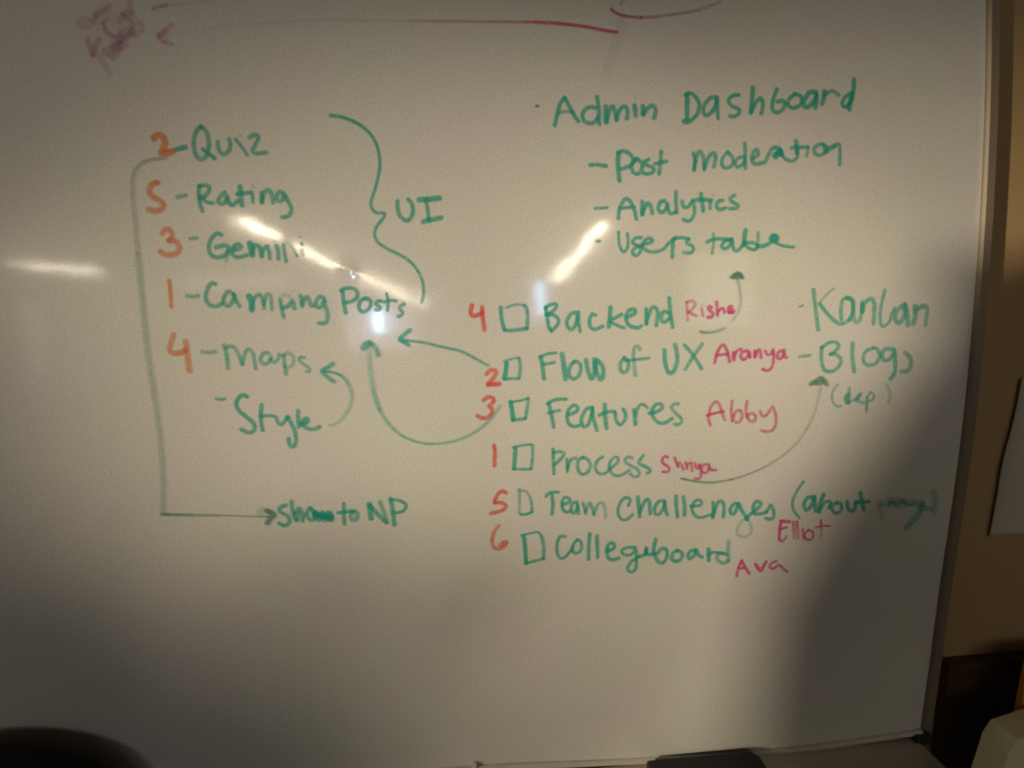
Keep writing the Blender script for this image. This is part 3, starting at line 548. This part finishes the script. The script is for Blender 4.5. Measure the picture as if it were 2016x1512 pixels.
# ------------------------------------------------------------------ things on the tray
e0, e1 = at(1275, 1497, -0.02), at(1478, 1480, -0.02)
ex0, ex1 = e0.x, e1.x + 0.004
ztop = at(1400, 1484, -0.012).z
zb = zt - 0.004
er = tag(empty("whiteboard_eraser", ((ex0+ex1)/2, -0.03, zb)), 'black felt whiteboard eraser with a sloping end lying on the marker tray', 'eraser')
L = ex1 - ex0
hh = ztop - zb
bm = bmesh.new(); prism(bm, [(-L/2, hh*0.45), (L/2 + 0.016, hh*0.45), (L/2, hh), (-L/2 + 0.002, hh)], -0.022, 0.018)
bm_obj("handle", bm, M_ERASER, er, bevel=0.003, seg=3, smooth=False)
bm = bmesh.new(); prism(bm, [(-L/2 + 0.001, 0.0005), (L/2 + 0.015, 0.0005), (L/2 + 0.015, hh*0.45 - 0.0005), (-L/2 + 0.001, hh*0.45 - 0.0005)], -0.021, 0.017)
bm_obj("felt_pad", bm, M_FELT, er, bevel=0.001, seg=1)

# ------------------------------------------------------------------ paper on the wall right of the board
yp = 0.016
pl = [at(2012, 745, yp), at(1995, 830, yp), at(1975, 905, yp), at(1962, 980, yp), at(1948, 1057, yp)]
pl = smooth_line(pl, 5)
vs, fs = [], []
W = 0.216
wr = (at(2016, 1050, yp) - at(1948, 1057, yp)).normalized()
NX = 6
for i, p in enumerate(pl):
    for j in range(NX + 1):
        q = p + wr * (W * j / NX) - Vector((0, 0.004 * math.sin(math.pi * j / NX), 0))
        vs.append((q.x, q.y, q.z))
for i in range(len(pl)-1):
    for j in range(NX):
        a = i*(NX+1)+j; fs.append((a, a+1, a+NX+2, a+NX+1))
paper = tag(mesh_obj("paper_sheet", vs, fs, M_PAPER, smooth=True, origin=pl[-1]), 'pale sheet of paper on the tan wall right of the whiteboard', 'paper')
so = paper.modifiers.new("thick", 'SOLIDIFY'); so.thickness = 0.0006

# ------------------------------------------------------------------ dark wood cabinet, orange folder and cream box at the lower right
yc = -0.03
c0 = at(1846, 1295, 0.02); c1 = at(2016, 1270, 0.02)
cab = tag(empty("wooden_panel", (c0.x + 0.245, 0, 0)), 'dark brown wooden panel on the wall below the paper at the lower right', 'wood panel')
bm = bmesh.new(); box(bm, -0.24, 0.35, 0.006, 0.0215, 0.02, c0.z - 0.0135)
bm_obj("body", bm, M_WOOD, cab, bevel=0.002)
bm = bmesh.new(); box(bm, -0.245, 0.36, 0.002, 0.0215, c0.z - 0.013, c0.z)
bm_obj("top", bm, M_WOOD, cab, bevel=0.002)
yf = -0.045
a = at(2011, 1305, yf); b_ = at(2011, 1392, yf)
fo = tag(empty("orange_folder", (a.x + 0.05, yf, b_.z - 0.05)), 'orange folder at the right edge above the cream box', 'folder')
bm = bmesh.new(); prism(bm, [(-0.052, 0.0), (0.12, 0.0), (0.12, a.z - b_.z + 0.05), (-0.042, a.z - b_.z + 0.05)], -0.004, 0.004)
bm_obj("cover", bm, M_ORANGE, fo, bevel=0.001, seg=1)
yb = -0.055
P = [at(1912, 1512, yb), at(1933, 1440, yb), at(1950, 1415, yb), at(2016, 1394, yb)]
o0 = P[0]
poly = [(P[0].x - 0.03 - o0.x, -0.10), (P[0].x - o0.x, 0), (P[1].x - o0.x, P[1].z - o0.z), (P[2].x - o0.x, P[2].z - o0.z), (P[3].x - o0.x, P[3].z - o0.z), (P[3].x - o0.x + 0.12, P[3].z - o0.z + 0.03), (P[3].x - o0.x + 0.14, -0.10)]
bx = tag(empty("cream_bag", (o0.x, yb, o0.z)), 'pale cream bag with a slanting top at the bottom right corner', 'bag')
bm = bmesh.new(); prism(bm, poly, -0.035, 0.0)
bm_obj("body", bm, M_BOX, bx, bevel=0.002)

# ------------------------------------------------------------------ black chair back at the bottom left, close in front of the board
yk = -0.05
K = [at(x, y, yk + 0.02) for x, y in ((-40, 1458), (30, 1456), (90, 1461), (150, 1474), (195, 1493), (230, 1520), (255, 1560))]
k0 = K[0]
ch = tag(empty("black_chair", (k0.x - 0.1, yk, 0)), 'black chair with a rounded backrest at the bottom left corner in front of the whiteboard', 'chair')
top = smooth_line(K, 5)
poly = [(q.x - k0.x + 0.1, q.z) for q in top]
mirror = [(-(x - 0.1) + 0.1 - 0.0, z) for x, z in poly[::-1]]
mirror = [(x - 0.0, z) for x, z in mirror if x < 0.099]
low = k0.z - 0.22
outl = poly + [(poly[-1][0], low), (mirror[0][0], low)] + mirror
bm = bmesh.new(); prism(bm, outl[::-1], -0.025, 0.025)
bmesh.ops.recalc_face_normals(bm, faces=list(bm.faces))
bk = bm_obj("backrest", bm, M_CHAIR, ch)
bv = bk.modifiers.new("round", 'BEVEL'); bv.width = 0.02; bv.segments = 4; bv.limit_method = 'ANGLE'; bv.angle_limit = 0.6
bm = bmesh.new(); box(bm, -0.13, 0.33, -0.50, -0.04, 0.43, 0.48)
bm_obj("seat", bm, M_CHAIR, ch, bevel=0.015)
for sx in (-0.10, 0.30):
    for sy in (-0.47, -0.07):
        bm = bmesh.new(); box(bm, sx - 0.012, sx + 0.012, sy - 0.012, sy + 0.012, 0.0, 0.43)
        bm_obj("leg", bm, M_BLACKM, ch, bevel=0.002)
bm = bmesh.new(); box(bm, 0.08, 0.12, -0.035, -0.01, 0.44, low + 0.03)
bm_obj("back_post", bm, M_BLACKM, ch, bevel=0.002)

# ------------------------------------------------------------------ room behind the camera: lamps, screens, added glow panels and blockers, the person taking the picture
HC = H + 1.25
def ceiling_lamp(label, p0, p1, width=0.10, m=None):
    p0, p1 = Vector(p0), Vector(p1)
    mid = (p0 + p1) / 2; L = (p1 - p0).length
    o = tag(empty("ceiling_light", mid), label, 'ceiling light', 'linear ceiling lights behind the camera')
    o.rotation_euler = (0, 0, math.atan2(p1.y - p0.y, p1.x - p0.x))
    bm = bmesh.new(); box(bm, -L/2, L/2, -width/2, width/2, -0.03, 0.0)
    bm_obj("diffuser", bm, m or M_TUBE, o, bevel=0.008)
    bm = bmesh.new(); box(bm, -L/2 - 0.03, L/2 + 0.03, -width/2 - 0.01, width/2 + 0.01, 0.002, 0.05)
    bm_obj("housing", bm, M_TRIM, o)
    for sx in (-L*0.4, L*0.4):
        bm = bmesh.new(); box(bm, sx - 0.003, sx + 0.003, -0.003, 0.003, 0.05, 2.9 - mid.z)
        bm_obj("cable", bm, M_BLACKM, o)
    return o
def refl(dep, x): return (x, -(dep - D), HC)
ceiling_lamp('long linear ceiling light reflected right of centre', refl(5.0, 1.46), refl(11.9, 1.77), 0.09)
ceiling_lamp('near linear ceiling light reflected left of centre', refl(4.75, -2.46), refl(5.5, -2.44), 0.12)
ceiling_lamp('long linear ceiling light reflected left of centre', refl(6.1, -2.42), refl(17.0, -2.15), 0.10)
ceiling_lamp('linear ceiling light reflected at the far left edge', refl(6.97, -6.74), refl(7.9, -6.51), 0.09, M_TUBE_DIM)
ceiling_lamp('second linear ceiling light cut by the left edge', refl(5.9, -6.95), refl(6.80, -6.80), 0.09, M_TUBE_DIM)
def screen(label, px, py, dep, w, h, m):  # real screens, and the added glow panels
    d = Vector((px - 1008, py - 756, F)); t = dep / d.dot(AX_N)
    x = d.dot(AX_R) * t; z = H + d.dot(AX_U) * t; y = -(dep - D)
    o = tag(empty("screen_or_glow_panel", (x, y, z)), label, 'screen', 'lit screens behind the camera')
    bm = bmesh.new(); box(bm, -w/2, w/2, 0.0, 0.01, -h/2, h/2); bm_obj("lit_face", bm, m, o)
    bm = bmesh.new(); box(bm, -w/2 - 0.015, w/2 + 0.015, -0.03, -0.002, -h/2 - 0.015, h/2 + 0.015); bm_obj("casing", bm, M_BLACKM, o)
    return o
screen('added lavender glow panel haloing the small bluish screen', 752, 642, 3.6, 0.56, 0.38, M_GLOW)  # made-up panel giving the bluish reflection its soft halo
screen('small bluish screen reflected under the word Posts', 747, 634, 3.4, 0.10, 0.15, M_SCREEN)
screen('added lavender glow panel haloing the narrow blue screen', 1062, 590, 3.6, 0.20, 0.42, M_GLOW)  # made-up panel for the halo of the narrow reflection
screen('narrow blue screen reflected left of the word Backend', 1064, 587, 3.4, 0.055, 0.23, M_SCREEN_BLUE)
screen('added pale glow panel reflected above the magenta name', 1420, 570, 3.9, 0.62, 0.66, M_PALE)  # this and the next two: made-up panels for faint pale reflections
screen('added low pale glow panel reflected at the left edge', 30, 668, 3.9, 0.50, 0.62, M_PALER)
screen('added long pale glow panel reflected behind the word Camping', 470, 556, 3.9, 0.85, 0.10, M_PALE)

def person(origin, label, raised=True, rot=0.0):
    o = tag(empty("person", origin), label, 'person'); o.rotation_euler = (0, 0, rot)
    J = [((0,0,0.98),.15,.11,-1), ((0,0.0,1.16),.15,.11,0), ((0,0,1.34),.185,.12,1), ((0,0,1.45),.10,.09,2), ((0,0.01,1.53),.055,.055,3),
         ((0,0.03,1.60),.08,.095,4), ((0,0.03,1.70),.085,.10,5), ((0,0.02,1.76),.06,.07,6),
         ((-.18,0,1.42),.062,.062,2), ((-.25,0.05,1.18),.05,.05,8), ((-.13,0.24,1.30),.036,.036,9), ((-.06,0.30,1.42),.03,.03,10),
         ((.18,0,1.42),.062,.062,2), ((.25,0.05,1.18),.05,.05,12), ((.13,0.24,1.30),.036,.036,13), ((.07,0.30,1.42),.03,.03,14),
         ((-.10,0,.86),.085,.085,0), ((-.11,0.02,.50),.06,.06,16), ((-.11,-0.02,.10),.042,.042,17), ((-.12,0.10,.05),.04,.03,18),
         ((.10,0,.86),.085,.085,0), ((.11,0.02,.50),.06,.06,20), ((.11,-0.02,.10),.042,.042,21), ((.12,0.10,.05),.04,.03,22)]
    if not raised:
        for i, q in {9: (-.24, 0, 1.14), 10: (-.25, 0.05, .90), 11: (-.25, .08, .80), 13: (.24, 0, 1.14), 14: (.25, .05, .90), 15: (.25, .08, .80)}.items():
            J[i] = (q,) + J[i][1:]
    me = bpy.data.meshes.new("body")
    me.from_pydata([j[0] for j in J], [(j[3], i) for i, j in enumerate(J) if j[3] >= 0], [])
    b = bpy.data.objects.new("body", me); COL.objects.link(b); b.parent = o
    sk = b.modifiers.new("skin", 'SKIN')
    for i, j in enumerate(J):
        v = me.skin_vertices[0].data[i]; v.radius = (j[1], j[2]); v.use_root = (i == 0)
    sb = b.modifiers.new("sub", 'SUBSURF'); sb.levels = 2; sb.render_levels = 2
    me.materials.append(M_CLOTH)
    return o
person((-0.05, -1.05, 0), 'person in dark clothes taking the picture of the whiteboard')

# added unseen blocker, outlined to shade the lower right of the board
ez = tag(empty("corner_shade_blocker", (-1.95, -1.35, 0)), 'added dark blocker left of the camera, shading the lower right of the board', 'light blocker')
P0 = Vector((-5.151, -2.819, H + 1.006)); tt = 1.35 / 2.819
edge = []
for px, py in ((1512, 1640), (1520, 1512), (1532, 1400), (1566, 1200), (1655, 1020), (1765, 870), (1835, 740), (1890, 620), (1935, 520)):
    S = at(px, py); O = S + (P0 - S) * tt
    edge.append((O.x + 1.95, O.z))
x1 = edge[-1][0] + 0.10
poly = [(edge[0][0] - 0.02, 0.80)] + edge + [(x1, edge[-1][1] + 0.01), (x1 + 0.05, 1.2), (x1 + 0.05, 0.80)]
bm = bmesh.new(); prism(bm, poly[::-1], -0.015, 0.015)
bm_obj("blocker_sheet", bm, M_CLOTH, ez)
xm = x1 - 0.03
bm = bmesh.new(); box(bm, xm - 0.012, xm + 0.012, 0.016, 0.04, 0.02, edge[-1][1])
bm_obj("pole", bm, M_BLACKM, ez)
bm = bmesh.new(); box(bm, xm - 0.15, xm + 0.15, -0.15, 0.15, 0.0, 0.019)
bm_obj("base", bm, M_BLACKM, ez, bevel=0.004)
bk2 = tag(empty("wall_shade_blocker", (-3.77, -2.20, 0)), 'added tall narrow blocker standing far left of the camera', 'partition')  # added blocker keeping the left spot off the wall past the board
bm = bmesh.new(); box(bm, -0.06, 0.09, -0.012, 0.012, 0.05, H + 0.765)
bm_obj("panel", bm, M_WOOD, bk2, bevel=0.003)
bm = bmesh.new(); box(bm, -0.065, 0.095, -0.14, 0.14, 0.0, 0.049)
bm_obj("foot", bm, M_WOOD, bk2)

# added cloth sheets, outlined to throw the soft slanting bands on the lower board
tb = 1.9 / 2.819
def band_blocker(label, strip):
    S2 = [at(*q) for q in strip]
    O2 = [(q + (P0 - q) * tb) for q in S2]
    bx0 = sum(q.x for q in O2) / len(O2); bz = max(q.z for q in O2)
    bn = tag(empty("hanging_blocker", (bx0, -1.9, bz)), label, 'band_blocker')
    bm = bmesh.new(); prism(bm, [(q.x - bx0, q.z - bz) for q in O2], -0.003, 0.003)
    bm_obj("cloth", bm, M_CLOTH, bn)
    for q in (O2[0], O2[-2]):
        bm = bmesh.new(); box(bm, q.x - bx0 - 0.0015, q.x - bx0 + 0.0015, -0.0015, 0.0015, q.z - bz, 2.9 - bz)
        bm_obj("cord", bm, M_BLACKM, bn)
band_blocker('added wide slanting cloth hung left of the camera to throw a soft band', ((690, 1060), (560, 1210), (430, 1370), (340, 1512), (300, 1600), (480, 1600), (540, 1500), (670, 1310), (850, 1110), (770, 1045)))
band_blocker('added narrow slanting cloth hung beside the wide one to throw a faint band', ((1110, 1170), (1020, 1300), (940, 1450), (900, 1600), (1000, 1600), (1040, 1450), (1110, 1310), (1190, 1190), (1150, 1160)))
